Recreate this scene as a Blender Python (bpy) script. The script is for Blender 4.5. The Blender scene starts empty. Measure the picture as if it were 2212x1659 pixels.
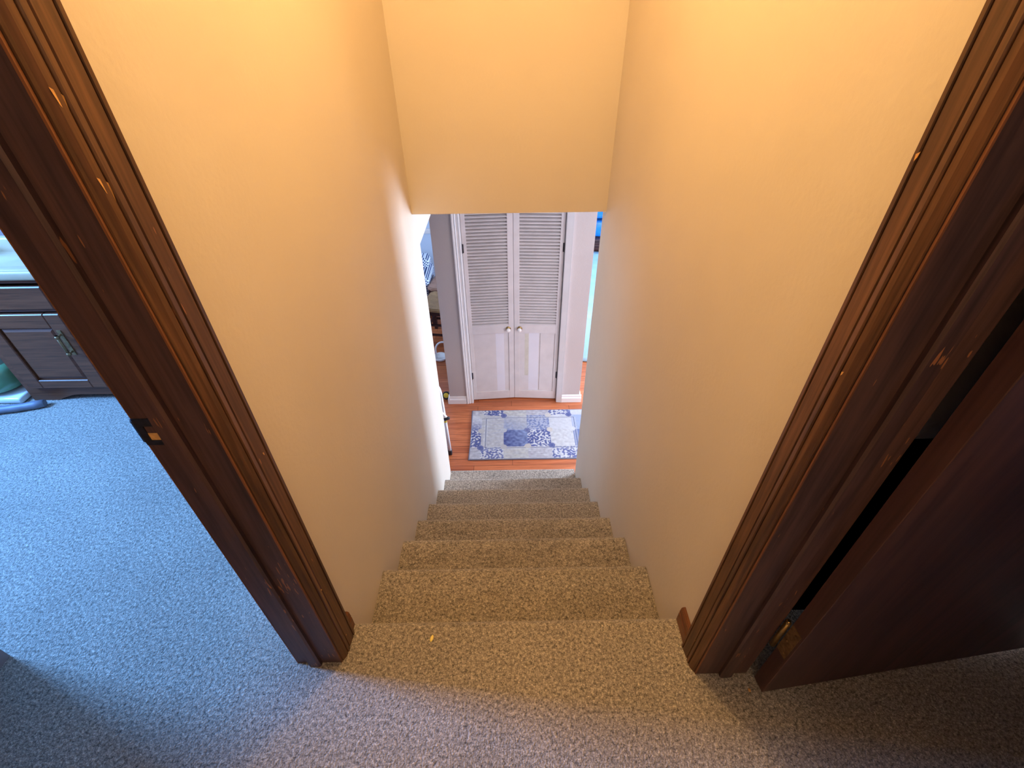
import bpy, bmesh, math, random
from mathutils import Vector, Matrix, noise
C = bpy.context.scene.collection
SC = bpy.context.scene
PI = math.pi

# ------------------------------------------------------------------ camera, world, light, exposure
YAW, PITCH, ROLL, FPX = 0.0030, 0.6699, -0.0130, 1031.76
fw = Vector((math.sin(YAW) * math.cos(PITCH), math.cos(YAW) * math.cos(PITCH), -math.sin(PITCH)))
rt = Vector((math.cos(YAW), -math.sin(YAW), 0)); up = rt.cross(fw)
r2 = math.cos(ROLL) * rt + math.sin(ROLL) * up
u2 = -math.sin(ROLL) * rt + math.cos(ROLL) * up
cam = bpy.data.cameras.new('camera'); co = bpy.data.objects.new('camera', cam); C.objects.link(co)
co.matrix_world = Matrix(((r2.x, u2.x, -fw.x, -0.0035), (r2.y, u2.y, -fw.y, -0.6456), (r2.z, u2.z, -fw.z, 1.3314), (0, 0, 0, 1)))
cam.sensor_fit = 'HORIZONTAL'; cam.sensor_width = 36; cam.lens = FPX / 2212 * 36
cam.clip_start = 0.02; cam.clip_end = 60
SC.camera = co
SC.view_settings.view_transform = 'Standard'; SC.view_settings.look = 'None'
SC.view_settings.gamma = 1; SC.view_settings.exposure = 0; SC.view_settings.use_curve_mapping = False

W = bpy.data.worlds.new('World'); SC.world = W; W.use_nodes = True
W.node_tree.nodes['Background'].inputs[0].default_value = (0.45, 0.62, 1.0, 1)
W.node_tree.nodes['Background'].inputs[1].default_value = 0.2

def point(name, loc, energy, color, radius):
    l = bpy.data.lights.new(name, 'POINT'); l.energy = energy; l.color = color; l.shadow_soft_size = radius
    o = bpy.data.objects.new(name, l); C.objects.link(o); o.location = loc; return o
def area(name, loc, direction, sx, sy, energy, color):
    l = bpy.data.lights.new(name, 'AREA'); l.shape = 'RECTANGLE'; l.size = sx; l.size_y = sy; l.energy = energy; l.color = color
    o = bpy.data.objects.new(name, l); C.objects.link(o); o.location = loc
    o.rotation_euler = Vector(direction).to_track_quat('-Z', 'Y').to_euler(); return o

point('hall_fill_light', (0.0, -2.2, 2.15), 27, (1.0, 0.74, 0.50), 0.09)                       # added warm fill behind the camera, brightens landing and soffit
point('stair_lamp_light', (0.0, 0.48, 2.05), 43, (1.0, 0.60, 0.225), 0.07)                       # warm lamp over the stairs
area('vanity_room_daylight', (-2.93, 0.42, 1.45), (1, -0.08, -0.10), 0.50, 1.0, 205, (0.14, 0.40, 1.0))   # window of the room on the left
area('lower_window_daylight', (3.12, 2.90, -0.35), (-1, 0, -0.05), 0.8, 1.25, 270, (0.62, 0.75, 1.0))   # window right of the lower floor
area('lower_window_daylight_side', (2.0, 0.12, -0.3), (-0.25, 1, -0.08), 1.6, 1.1, 62, (0.84, 0.87, 1.0))  # window behind the lower room
area('dining_window_daylight', (-2.95, 3.9, -0.35), (1, 0, -0.2), 1.2, 1.1, 45, (0.5, 0.68, 1.0))      # window of the dining side

# ------------------------------------------------------------------ materials
def new_mat(name):
    m = bpy.data.materials.new(name); m.use_nodes = True
    nt = m.node_tree; b = nt.nodes['Principled BSDF']
    return m, nt, b
def N(nt, typ, **kw):
    n = nt.nodes.new(typ)
    for k, v in kw.items():
        if k in n.inputs.keys() if isinstance(k, str) else False: n.inputs[k].default_value = v
        else: setattr(n, k, v)
    return n
def ramp(nt, stops, interp='LINEAR'):
    r = nt.nodes.new('ShaderNodeValToRGB'); cr = r.color_ramp; cr.interpolation = interp
    while len(cr.elements) < len(stops): cr.elements.new(0.5)
    for e, (p, c) in zip(cr.elements, stops): e.position = p; e.color = (*c, 1)
    return r
def coords(nt, scale=(1, 1, 1), kind='pos'):
    if kind == 'pos': src = nt.nodes.new('ShaderNodeNewGeometry').outputs['Position']
    else: src = nt.nodes.new('ShaderNodeTexCoord').outputs['Object']
    mp = nt.nodes.new('ShaderNodeMapping'); mp.inputs['Scale'].default_value = scale
    nt.links.new(src, mp.inputs['Vector']); return mp.outputs['Vector']
def noise_tex(nt, vec, scale, detail=3, rough=0.55, dist=0.0):
    n = nt.nodes.new('ShaderNodeTexNoise'); n.inputs['Scale'].default_value = scale
    n.inputs['Detail'].default_value = detail; n.inputs['Roughness'].default_value = rough; n.inputs['Distortion'].default_value = dist
    nt.links.new(vec, n.inputs['Vector']); return n
def bump(nt, b, h, strength, dist):
    bp = nt.nodes.new('ShaderNodeBump'); bp.inputs['Strength'].default_value = strength; bp.inputs['Distance'].default_value = dist
    nt.links.new(h, bp.inputs['Height']); nt.links.new(bp.outputs[0], b.inputs['Normal'])
def mix(nt, fac, a, c, blend='MIX'):
    m = nt.nodes.new('ShaderNodeMix'); m.data_type = 'RGBA'; m.blend_type = blend
    for s, v in ((m.inputs['Factor'], fac), (m.inputs['A'], a), (m.inputs['B'], c)):
        if hasattr(v, 'is_linked') or hasattr(v, 'links'): nt.links.new(v, s)
        elif isinstance(v, (int, float)): s.default_value = v
        else: s.default_value = (*v, 1)
    return m.outputs['Result']

def plain(name, col, rough=0.6, var=0.06, scale=8, metal=0, bstr=0.0, spec=0.5, coat=0):
    m, nt, b = new_mat(name)
    v = coords(nt); n = noise_tex(nt, v, scale, 3)
    lo = tuple(max(0, c * (1 - var)) for c in col); hi = tuple(min(1, c * (1 + var)) for c in col)
    r = ramp(nt, [(0.3, lo), (0.7, hi)]); nt.links.new(n.outputs['Fac'], r.inputs[0]); nt.links.new(r.outputs[0], b.inputs['Base Color'])
    b.inputs['Roughness'].default_value = rough; b.inputs['Metallic'].default_value = metal
    b.inputs['Specular IOR Level'].default_value = spec; b.inputs['Coat Weight'].default_value = coat
    if bstr:
        n2 = noise_tex(nt, v, scale * 12, 2); bump(nt, b, n2.outputs['Fac'], bstr, 0.002)
    return m

def wall_paint(name, col, rough=0.62):
    m, nt, b = new_mat(name)
    v = coords(nt)
    n = noise_tex(nt, v, 1.6, 3); r = ramp(nt, [(0.3, tuple(c * 0.965 for c in col)), (0.7, tuple(min(1, c * 1.03) for c in col))])
    nt.links.new(n.outputs['Fac'], r.inputs[0])
    sp = nt.nodes.new('ShaderNodeTexVoronoi'); sp.inputs['Scale'].default_value = 2.6; nt.links.new(v, sp.inputs['Vector'])
    sr = ramp(nt, [(0.0, (1, 1, 1)), (0.008, (1, 1, 1)), (0.012, (0, 0, 0))]); nt.links.new(sp.outputs['Distance'], sr.inputs[0])
    col2 = mix(nt, sr.outputs[0], r.outputs[0], tuple(c * 0.55 for c in col)); nt.links.new(col2, b.inputs['Base Color'])
    b.inputs['Roughness'].default_value = rough; b.inputs['Specular IOR Level'].default_value = 0.35
    o = noise_tex(nt, v, 95, 3); o2 = noise_tex(nt, v, 14, 3)
    ad = nt.nodes.new('ShaderNodeMath'); ad.operation = 'MULTIPLY_ADD'; ad.inputs[1].default_value = 2.2
    nt.links.new(o2.outputs['Fac'], ad.inputs[0]); nt.links.new(o.outputs['Fac'], ad.inputs[2])
    bump(nt, b, ad.outputs[0], 0.16, 0.003)
    return m

def carpet(name, base):
    m, nt, b = new_mat(name)
    v = coords(nt)
    wob = noise_tex(nt, v, 160, 2)
    vm = nt.nodes.new('ShaderNodeVectorMath'); vm.operation = 'MULTIPLY_ADD'
    vm.inputs[1].default_value = (0.006, 0.006, 0.006); nt.links.new(wob.outputs['Color'], vm.inputs[0]); nt.links.new(v, vm.inputs[2])
    vo = nt.nodes.new('ShaderNodeTexVoronoi'); vo.inputs['Scale'].default_value = 210; nt.links.new(vm.outputs[0], vo.inputs['Vector'])
    n1 = noise_tex(nt, v, 330, 2, 0.7); n2 = noise_tex(nt, v, 120, 2); n3 = noise_tex(nt, v, 3.2, 3)
    r1 = ramp(nt, [(0.36, tuple(c * 0.25 for c in base)), (0.47, tuple(c * 0.85 for c in base)), (0.56, tuple(c * 1.2 for c in base)), (0.68, tuple(min(1, c * 2.0) for c in base))])
    ad = nt.nodes.new('ShaderNodeMath'); ad.operation = 'MULTIPLY_ADD'; ad.inputs[1].default_value = 0.5
    m2 = nt.nodes.new('ShaderNodeMath'); m2.operation = 'MULTIPLY'; m2.inputs[1].default_value = 0.5
    nt.links.new(n2.outputs['Fac'], m2.inputs[0]); nt.links.new(n1.outputs['Fac'], ad.inputs[0]); nt.links.new(m2.outputs[0], ad.inputs[2])
    nt.links.new(ad.outputs[0], r1.inputs[0])
    dk = ramp(nt, [(0.25, (1.1, 1.1, 1.1)), (0.62, (0.7, 0.7, 0.7))]); nt.links.new(vo.outputs['Distance'], dk.inputs[0])
    c1 = mix(nt, 1.0, r1.outputs[0], dk.outputs[0], 'MULTIPLY')
    lg = ramp(nt, [(0.3, (0.86, 0.86, 0.86)), (0.7, (1.1, 1.1, 1.1))]); nt.links.new(n3.outputs['Fac'], lg.inputs[0])
    c2 = mix(nt, 1.0, c1, lg.outputs[0], 'MULTIPLY'); nt.links.new(c2, b.inputs['Base Color'])
    b.inputs['Roughness'].default_value = 0.95; b.inputs['Specular IOR Level'].default_value = 0.1
    b.inputs['Sheen Weight'].default_value = 0.25; b.inputs['Sheen Roughness'].default_value = 0.6
    inv = nt.nodes.new('ShaderNodeMath'); inv.operation = 'SUBTRACT'; nt.links.new(ad.outputs[0], inv.inputs[0]); 
    sc = nt.nodes.new('ShaderNodeMath'); sc.operation = 'MULTIPLY'; sc.inputs[1].default_value = 0.5; nt.links.new(vo.outputs['Distance'], sc.inputs[0]); nt.links.new(sc.outputs[0], inv.inputs[1])
    bump(nt, b, inv.outputs[0], 0.75, 0.006)
    return m

def wood(name, dark, mid, light, axis='Z', rough=0.42, chips=0.0, coat=0.0, freq=1.0):
    """grain runs along axis"""
    m, nt, b = new_mat(name)
    s = {'Z': (34, 34, 1.6), 'X': (1.6, 34, 34), 'Y': (34, 1.6, 34)}[axis]
    v = coords(nt, tuple(q * freq for q in s))
    n = noise_tex(nt, v, 1.0, 6, 0.62, 0.6); v2 = coords(nt, tuple(q * freq * 4 for q in s)); nf = noise_tex(nt, v2, 1.0, 3, 0.6)
    r = ramp(nt, [(0.28, dark), (0.5, mid), (0.74, light)]); nt.links.new(n.outputs['Fac'], r.inputs[0])
    fr = ramp(nt, [(0.3, (0.6, 0.6, 0.6)), (0.6, (1.08, 1.08, 1.08))]); nt.links.new(nf.outputs['Fac'], fr.inputs[0])
    c = mix(nt, 1.0, r.outputs[0], fr.outputs[0], 'MULTIPLY')
    if chips:
        cs = {'Z': (190, 190, 26), 'X': (26, 190, 190), 'Y': (190, 26, 190)}[axis]
        v3 = coords(nt, cs); nc = noise_tex(nt, v3, 1.0, 1); v4 = coords(nt); big = noise_tex(nt, v4, 9, 2)
        mu = nt.nodes.new('ShaderNodeMath'); mu.operation = 'MULTIPLY'; nt.links.new(nc.outputs['Fac'], mu.inputs[0]); nt.links.new(big.outputs['Fac'], mu.inputs[1])
        cr = ramp(nt, [(chips, (0, 0, 0)), (chips + 0.015, (1, 1, 1))]); nt.links.new(mu.outputs[0], cr.inputs[0])
        c = mix(nt, cr.outputs[0], c, (0.30, 0.12, 0.05))
    nt.links.new(c, b.inputs['Base Color'])
    b.inputs['Roughness'].default_value = rough; b.inputs['Specular IOR Level'].default_value = 0.4; b.inputs['Coat Weight'].default_value = coat
    bump(nt, b, nf.outputs['Fac'], 0.12, 0.001)
    return m

def planks():
    m, nt, b = new_mat('oak_plank_floor')
    v = coords(nt)
    br = nt.nodes.new('ShaderNodeTexBrick'); nt.links.new(v, br.inputs['Vector'])
    br.inputs['Scale'].default_value = 1; br.inputs['Brick Width'].default_value = 0.83; br.inputs['Row Height'].default_value = 0.072
    br.inputs['Mortar Size'].default_value = 0.0016; br.inputs['Mortar Smooth'].default_value = 0.3; br.offset = 0.37; br.offset_frequency = 2
    br.inputs['Color1'].default_value = (0.50, 0.155, 0.058, 1); br.inputs['Color2'].default_value = (0.38, 0.10, 0.035, 1); br.inputs['Mortar'].default_value = (0.07, 0.016, 0.006, 1)
    br.inputs['Bias'].default_value = -0.1
    v2 = coords(nt, (3, 60, 60)); n = noise_tex(nt, v2, 1, 6, 0.6, 1.2)
    r = ramp(nt, [(0.32, (0.62, 0.55, 0.5)), (0.55, (1, 1, 1)), (0.75, (1.25, 1.3, 1.35))]); nt.links.new(n.outputs['Fac'], r.inputs[0])
    c = mix(nt, 1.0, br.outputs['Color'], r.outputs[0], 'MULTIPLY'); nt.links.new(c, b.inputs['Base Color'])
    b.inputs['Roughness'].default_value = 0.33; b.inputs['Coat Weight'].default_value = 0.15
    bump(nt, b, br.outputs['Fac'], -0.25, 0.002)
    return m

def attr_mat(name, rough=0.95):
    m, nt, b = new_mat(name)
    a = nt.nodes.new('ShaderNodeAttribute'); a.attribute_name = 'weave'
    v = coords(nt, kind='obj'); n = noise_tex(nt, v, 420, 2); r = ramp(nt, [(0.3, (0.78, 0.78, 0.78)), (0.7, (1.15, 1.15, 1.15))]); nt.links.new(n.outputs['Fac'], r.inputs[0])
    c = mix(nt, 1.0, a.outputs['Color'], r.outputs[0], 'MULTIPLY'); nt.links.new(c, b.inputs['Base Color'])
    b.inputs['Roughness'].default_value = rough; b.inputs['Specular IOR Level'].default_value = 0.1
    bump(nt, b, n.outputs['Fac'], 0.5, 0.003)
    return m

def fret_mat():
    m, nt, b = new_mat('navy_white_fret_fabric')
    v = coords(nt, (1, 1, 1)); wv = []
    for rot in (0.78, -0.78):
        mp = nt.nodes.new('ShaderNodeMapping'); mp.inputs['Rotation'].default_value = (0, rot, 0); nt.links.new(v, mp.inputs['Vector'])
        w = nt.nodes.new('ShaderNodeTexWave'); w.inputs['Scale'].default_value = 15; w.bands_direction = 'X'; nt.links.new(mp.outputs[0], w.inputs['Vector']); wv.append(w.outputs['Fac'])
    mx = nt.nodes.new('ShaderNodeMath'); mx.operation = 'MAXIMUM'; nt.links.new(wv[0], mx.inputs[0]); nt.links.new(wv[1], mx.inputs[1])
    r = ramp(nt, [(0.72, (0.02, 0.05, 0.16)), (0.8, (0.62, 0.72, 0.88))]); nt.links.new(mx.outputs[0], r.inputs[0]); nt.links.new(r.outputs[0], b.inputs['Base Color'])
    b.inputs['Roughness'].default_value = 0.9
    return m

M = {}
M['stair_wall'] = wall_paint('cream_wall_paint', (0.66, 0.585, 0.485))
M['lower_wall'] = wall_paint('taupe_wall_paint', (0.50, 0.45, 0.44))
M['blue_wall'] = wall_paint('pale_blue_wall_paint', (0.42, 0.50, 0.62))
M['grey_wall'] = wall_paint('lavender_grey_wall_paint', (0.26, 0.18, 0.165))
M['ceil'] = wall_paint('white_ceiling_paint', (0.80, 0.78, 0.74))
M['carpet'] = carpet('speckled_beige_carpet', (0.375, 0.33, 0.275))
M['planks'] = planks()
M['mahogany'] = wood('dark_mahogany_trim', (0.036, 0.021, 0.020), (0.078, 0.041, 0.037), (0.12, 0.056, 0.044), 'Z', 0.42, chips=0.43)
M['casing'] = wood('worn_lamplit_casing', (0.050, 0.022, 0.011), (0.115, 0.052, 0.025), (0.20, 0.092, 0.040), 'Z', 0.45, chips=0.45)  # same wood as the mahogany, lamplit golden tone put into the colour; chips are wear
M['base_wood'] = wood('reddish_baseboard', (0.06, 0.02, 0.008), (0.16, 0.055, 0.02), (0.26, 0.10, 0.04), 'Y', 0.4)
M['door_wood'] = wood('dark_door_veneer', (0.040, 0.019, 0.017), (0.075, 0.034, 0.028), (0.11, 0.046, 0.035), 'Z', 0.42, freq=0.5)
M['vanity_wood'] = wood('espresso_cabinet', (0.125, 0.038, 0.016), (0.15, 0.046, 0.019), (0.175, 0.055, 0.023), 'X', 0.38)
M['chip'] = plain('bare_wood_chip', (0.62, 0.33, 0.11), 0.8, 0.2, 90)
M['worn'] = wood('worn_orange_edge', (0.08, 0.03, 0.02), (0.20, 0.075, 0.03), (0.42, 0.16, 0.055), 'Z', 0.5, freq=0.35)
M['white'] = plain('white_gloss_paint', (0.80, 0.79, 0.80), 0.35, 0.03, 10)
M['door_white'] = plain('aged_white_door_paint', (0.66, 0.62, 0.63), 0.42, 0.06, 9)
M['trim_grey'] = plain('greyish_white_trim', (0.60, 0.59, 0.61), 0.4, 0.04, 9)  # chair rail, and shaded copy of white for the right closet casing
M['metal_dark'] = plain('tarnished_steel', (0.06, 0.06, 0.075), 0.45, 0.3, 70, 0.8)
M['brass'] = plain('old_brass', (0.40, 0.27, 0.10), 0.35, 0.3, 60, 1.0)
M['brass_dull'] = plain('dull_brass', (0.22, 0.13, 0.06), 0.5, 0.4, 90, 0.7)
M['porcelain'] = plain('white_porcelain', (0.82, 0.81, 0.80), 0.12, 0.02, 10, coat=0.5)
M['black'] = plain('black_rubber', (0.012, 0.013, 0.02), 0.5, 0.2, 40)
M['cream_top'] = plain('cream_marble_top', (0.52, 0.39, 0.25), 0.3, 0.08, 9)
M['teal'] = plain('teal_plastic', (0.10, 0.52, 0.50), 0.4, 0.1, 20)
M['yellow'] = plain('yellow_plastic', (0.80, 0.62, 0.06), 0.5, 0.1, 20)
M['bluelab'] = plain('blue_label', (0.05, 0.16, 0.42), 0.5, 0.1, 20)
M['tan'] = plain('tan_seat_wood', (0.30, 0.18, 0.08), 0.5, 0.25, 18)
M['pink'] = plain('pinkish_seat_wood', (0.36, 0.21, 0.15), 0.5, 0.15, 12)
M['dark_wood'] = wood('dark_dining_wood', (0.02, 0.008, 0.008), (0.045, 0.018, 0.018), (0.08, 0.035, 0.032), 'X', 0.4)
M['ltblue'] = plain('pale_blue_blanket', (0.34, 0.62, 0.78), 0.9, 0.12, 7, bstr=0.5)
M['royal'] = plain('royal_blue_satin', (0.012, 0.15, 0.50), 0.35, 0.4, 9)
M['navy'] = plain('navy_cushion', (0.02, 0.05, 0.10), 0.85, 0.2, 20)
M['fret'] = fret_mat()
M['green'] = plain('green_ceramic', (0.14, 0.30, 0.15), 0.3, 0.25, 7)
M['pale_green'] = plain('pale_green_neck', (0.38, 0.62, 0.52), 0.3, 0.15, 9)
M['grey_plastic'] = plain('grey_ribbed_hose', (0.16, 0.16, 0.20), 0.5, 0.1, 30)
M['flake'] = plain('yellow_flake', (0.95, 0.78, 0.22), 0.6, 0.05, 200)
M['rug'] = attr_mat('patchwork_rug_weave')
M['steel_white'] = plain('white_enamelled_tube', (0.82, 0.84, 0.86), 0.3, 0.03, 20)

# ------------------------------------------------------------------ mesh helper
class MB:
    def __init__(s): s.v = []; s.f = []; s.mi = []; s.sm = []
    def add(s, vs, fs, mi=0, smooth=False, xf=None):
        b = len(s.v)
        s.v += [tuple(xf @ Vector(p)) if xf else tuple(p) for p in vs]
        for f in fs: s.f.append([b + i for i in f]); s.mi.append(mi); s.sm.append(smooth)
        return s
    def box(s, x0, x1, y0, y1, z0, z1, mi=0, xf=None):
        vs = [(x, y, z) for z in (z0, z1) for y in (y0, y1) for x in (x0, x1)]
        return s.add(vs, [(0, 2, 3, 1), (4, 5, 7, 6), (0, 1, 5, 4), (2, 6, 7, 3), (0, 4, 6, 2), (1, 3, 7, 5)], mi, False, xf)
    def rbox(s, x0, x1, y0, y1, z0, z1, r, mi=0, xf=None, seg=2, smooth=True):
        bm = bmesh.new(); bmesh.ops.create_cube(bm, size=1)
        for v in bm.verts: v.co = Vector(((x0 + x1) / 2 + v.co.x * (x1 - x0), (y0 + y1) / 2 + v.co.y * (y1 - y0), (z0 + z1) / 2 + v.co.z * (z1 - z0)))
        bmesh.ops.bevel(bm, geom=bm.edges[:], offset=r, segments=seg, affect='EDGES', profile=0.5)
        bm.verts.index_update()
        s.add([v.co[:] for v in bm.verts], [[v.index for v in f.verts] for f in bm.faces], mi, smooth, xf); bm.free(); return s
    def extrude(s, prof, axis, a0, a1, mi=0, smooth=False, xf=None):
        """prof: closed 2D polygon; axis X: (y,z), Y: (x,z), Z: (x,y)"""
        def P(p, a): return {'X': (a, p[0], p[1]), 'Y': (p[0], a, p[1]), 'Z': (p[0], p[1], a)}[axis]
        n = len(prof)
        area2 = sum(prof[i][0] * prof[(i + 1) % n][1] - prof[(i + 1) % n][0] * prof[i][1] for i in range(n))
        vs = [P(p, a0) for p in prof] + [P(p, a1) for p in prof]
        fs = [[i, (i + 1) % n, n + (i + 1) % n, n + i] for i in range(n)]
        s.add(vs, fs, mi, smooth, xf)
        b = len(s.v) - 2 * n
        s.f += [[b + i for i in reversed(range(n))], [b + n + i for i in range(n)]]; s.mi += [mi, mi]; s.sm += [False, False]
        return s
    def tube(s, pts, r, n=10, mi=0, xf=None, cap=True):
        pts = [Vector(p) for p in pts]; rs = r if isinstance(r, (list, tuple)) else [r] * len(pts)
        vs = []; ref = None
        for i, p in enumerate(pts):
            t = (pts[min(i + 1, len(pts) - 1)] - pts[max(i - 1, 0)]).normalized()
            if ref is None: ref = Vector((1, 0, 0)) if abs(t.x) < 0.9 else Vector((0, 1, 0))
            a = (ref - t * ref.dot(t)).normalized(); ref = a; c = t.cross(a)
            for k in range(n):
                th = 2 * PI * k / n; vs.append(tuple(p + (a * math.cos(th) + c * math.sin(th)) * rs[i]))
        fs = [[i * n + k, i * n + (k + 1) % n, (i + 1) * n + (k + 1) % n, (i + 1) * n + k] for i in range(len(pts) - 1) for k in range(n)]
        s.add(vs, fs, mi, True, xf)
        if cap:
            b = len(s.v) - len(vs)
            s.f += [[b + k for k in reversed(range(n))], [b + (len(pts) - 1) * n + k for k in range(n)]]; s.mi += [mi, mi]; s.sm += [False, False]
        return s
    def lathe(s, prof, center, n=24, mi=0, xf=None):
        """prof: (r, z) from bottom to top around z through center"""
        vs = [(center[0] + r * math.cos(2 * PI * k / n), center[1] + r * math.sin(2 * PI * k / n), center[2] + z) for r, z in prof for k in range(n)]
        fs = [[i * n + k, i * n + (k + 1) % n, (i + 1) * n + (k + 1) % n, (i + 1) * n + k] for i in range(len(prof) - 1) for k in range(n)]
        s.add(vs, fs, mi, True, xf)
        b = len(s.v) - len(vs)
        for base, rev in ((b, True), (b + (len(prof) - 1) * n, False)):
            ids = [base + k for k in range(n)]; s.f.append(ids[::-1] if rev else ids); s.mi.append(mi); s.sm.append(False)
        return s
    def build(s, name, mats, parent=None, fix=True):
        off = Vector((0, 0, 0)); p = parent
        while p is not None: off += p.location; p = p.parent
        me = bpy.data.meshes.new(name)
        me.from_pydata([(a - off.x, b - off.y, c - off.z) for a, b, c in s.v], [], s.f)
        for m in (mats if isinstance(mats, (list, tuple)) else [mats]): me.materials.append(m)
        for pl, mi, sm in zip(me.polygons, s.mi, s.sm): pl.material_index = mi; pl.use_smooth = sm
        if fix:
            bm = bmesh.new(); bm.from_mesh(me); bmesh.ops.recalc_face_normals(bm, faces=bm.faces); bm.to_mesh(me); bm.free()
        o = bpy.data.objects.new(name, me); C.objects.link(o)
        if parent is not None: o.parent = parent
        return o
def tag(o, label=None, cat=None, group=None, kind=None):
    if label: o['label'] = label
    if cat: o['category'] = cat
    if group: o['group'] = group
    if kind: o['kind'] = kind
    return o
def root(name, loc, label, cat, group=None, kind=None):
    o = bpy.data.objects.new(name, None); C.objects.link(o); o.location = loc; o.empty_display_size = 0.1
    return tag(o, label, cat, group, kind)
def struct(o, label, cat): return tag(o, label, cat, None, 'structure')
def bez(p0, p1, p2, p3, n=12):
    p0, p1, p2, p3 = map(Vector, (p0, p1, p2, p3)); out = []
    for i in range(n + 1):
        t = i / n; out.append(tuple(p0 * (1 - t) ** 3 + p1 * 3 * t * (1 - t) ** 2 + p2 * 3 * t * t * (1 - t) + p3 * t ** 3))
    return out

# ------------------------------------------------------------------ dimensions
HX = 0.455; WT = 0.112                       # stairwell half width, partition thickness
RUN, RISE = 0.2475, 0.1935
NY = [-0.010, 0.264, 0.508, 0.747, 0.991, 1.243, 1.488, 1.737]
ZF = -8 * RISE; ZC = 2.45; ZLC = 0.571       # lower floor, upper ceiling, lower ceiling
LJ, RJ = -0.117, -0.158                      # y of the left and right door jamb faces
DH = 2.03

# ------------------------------------------------------------------ shell
def nose(y, z, r=0.024):
    return [(y - r + r * math.sin(a), z - r + r * math.cos(a)) for a in [i * PI / 10 for i in range(11)]]
# upper floor: hall with a rounded stair edge, the room on the left and the room on the right
m = MB()
m.extrude([(-2.4, -0.2), (-2.4, 0)] + nose(NY[0], 0) + [(NY[0] - 0.022, -0.06), (NY[0] - 0.022, -0.2)], 'X', -HX, HX)
m.box(-3.1, -HX, -2.4, LJ, -0.2, 0); m.box(-3.1, -HX - WT, LJ, 1.26, -0.2, 0)
m.box(HX, 2.2, -2.4, RJ, -0.2, 0); m.box(HX + WT, 2.2, RJ, 0.0, -0.2, 0)
struct(m.build('floor_upper', M['carpet']), 'speckled beige carpet on the upper landing running into both side rooms', 'floor')
m = MB().box(-3.1, 3.3, 0.05, 6.2, ZF - 0.15, ZF)
struct(m.build('floor_lower', M['planks']), 'orange oak plank floor at the foot of the stairs', 'floor')
m = MB().box(-3.1, 2.3, -2.5, 1.72, ZC, ZC + 0.1)
struct(m.build('ceiling_upper', M['ceil']), 'white ceiling over the upper landing and stairwell', 'ceiling')
m = MB().box(-3.1, 3.3, 1.72, 6.2, ZLC, ZLC + 0.1); m.box(HX + WT, 3.3, 0.0, 1.72, ZLC, ZLC + 0.1); m.box(-HX, HX, 1.712, 1.72, ZLC, ZLC + 0.1)
struct(m.build('ceiling_lower', M['ceil']), 'white ceiling over the lower floor', 'ceiling')

# left stairwell wall with the header over the lower opening; hall side door opening
m = MB()
m.extrude([(LJ + 0.018, 0), (LJ + 0.018, ZC), (1.72, ZC), (1.72, ZLC), (2.74, ZLC), (2.74, 0.385), (1.708, 0.385), (1.708, ZF), (LJ + 0.018, ZF)], 'X', -HX - WT, -HX)
m.box(-HX - WT, -HX, -0.92, LJ + 0.018, DH + 0.02, ZC); m.box(-HX - WT, -HX, -2.4, -0.92, 0, ZC)
struct(m.build('wall_left', M['stair_wall']), 'cream stairwell wall on the left side of the stairs', 'wall')
m = MB()
m.extrude([(RJ + 0.018, 0), (RJ + 0.018, ZC), (1.72, ZC), (1.72, ZLC), (1.682, ZLC), (1.682, ZF), (RJ + 0.018, ZF)], 'X', HX, HX + WT)
m.box(HX, HX + WT, -0.96, RJ + 0.018, DH + 0.02, ZC); m.box(HX, HX + WT, -2.4, -0.96, 0, ZC)
struct(m.build('wall_right', M['stair_wall']), 'cream stairwell wall on the right side of the stairs', 'wall')
m = MB().box(-HX, HX, 1.602, 1.712, ZLC, ZC)
struct(m.build('wall_front', M['stair_wall']), 'cream soffit wall hanging over the middle of the stairs', 'wall')
m = MB().box(-HX, HX, -2.5, -2.4, 0, ZC)
struct(m.build('wall_back', M['stair_wall']), 'cream hall wall behind the landing', 'wall')

# room on the left: window wall, end wall, alcove wall, window
m = MB()
for (y0, y1, z0, z1) in ((-2.4, 0.10, 0, ZC), (0.74, 1.165, 0, ZC), (0.10, 0.74, 0, 0.93), (0.10, 0.74, 1.97, ZC)): m.box(-3.1, -3.0, y0, y1, z0, z1)
m.box(-3.1, -HX - WT, 1.165, 1.26, 0, ZC); m.box(-3.1, -HX - WT, -2.5, -2.4, 0, ZC)
struct(m.build('wall_vanity_room', M['grey_wall']), 'lavender grey walls of the room beyond the left doorway', 'wall')
m = MB().box(-3.0, -1.335, -0.30, -0.088, 0, ZC)
struct(m.build('wall_alcove', M['grey_wall']), 'grey wall corner casting the shadow on the blue lit carpet', 'wall')
w = root('window_1', (-3.05, 0.42, 0.93), 'daylight window of the room on the left', 'window', kind='structure')
m = MB()
for (y0, y1, z0, z1) in ((0.10, 0.13, 0.93, 1.97), (0.71, 0.74, 0.93, 1.97), (0.13, 0.71, 0.93, 0.96), (0.13, 0.71, 1.94, 1.97), (0.13, 0.71, 1.44, 1.46)): m.box(-3.09, -3.03, y0, y1, z0, z1)
m.build('window_frame', M['white'], w)

# room on the right (dark)
m = MB().box(2.2, 2.3, -2.4, 0.0, 0, ZC); m.box(HX + WT, 2.3, 0.0, 0.08, 0, ZC); m.box(HX + WT, 2.3, -2.5, -2.4, 0, ZC)
struct(m.build('wall_dark_room', M['lower_wall']), 'dim taupe walls of the room behind the dark door', 'wall')

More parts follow.
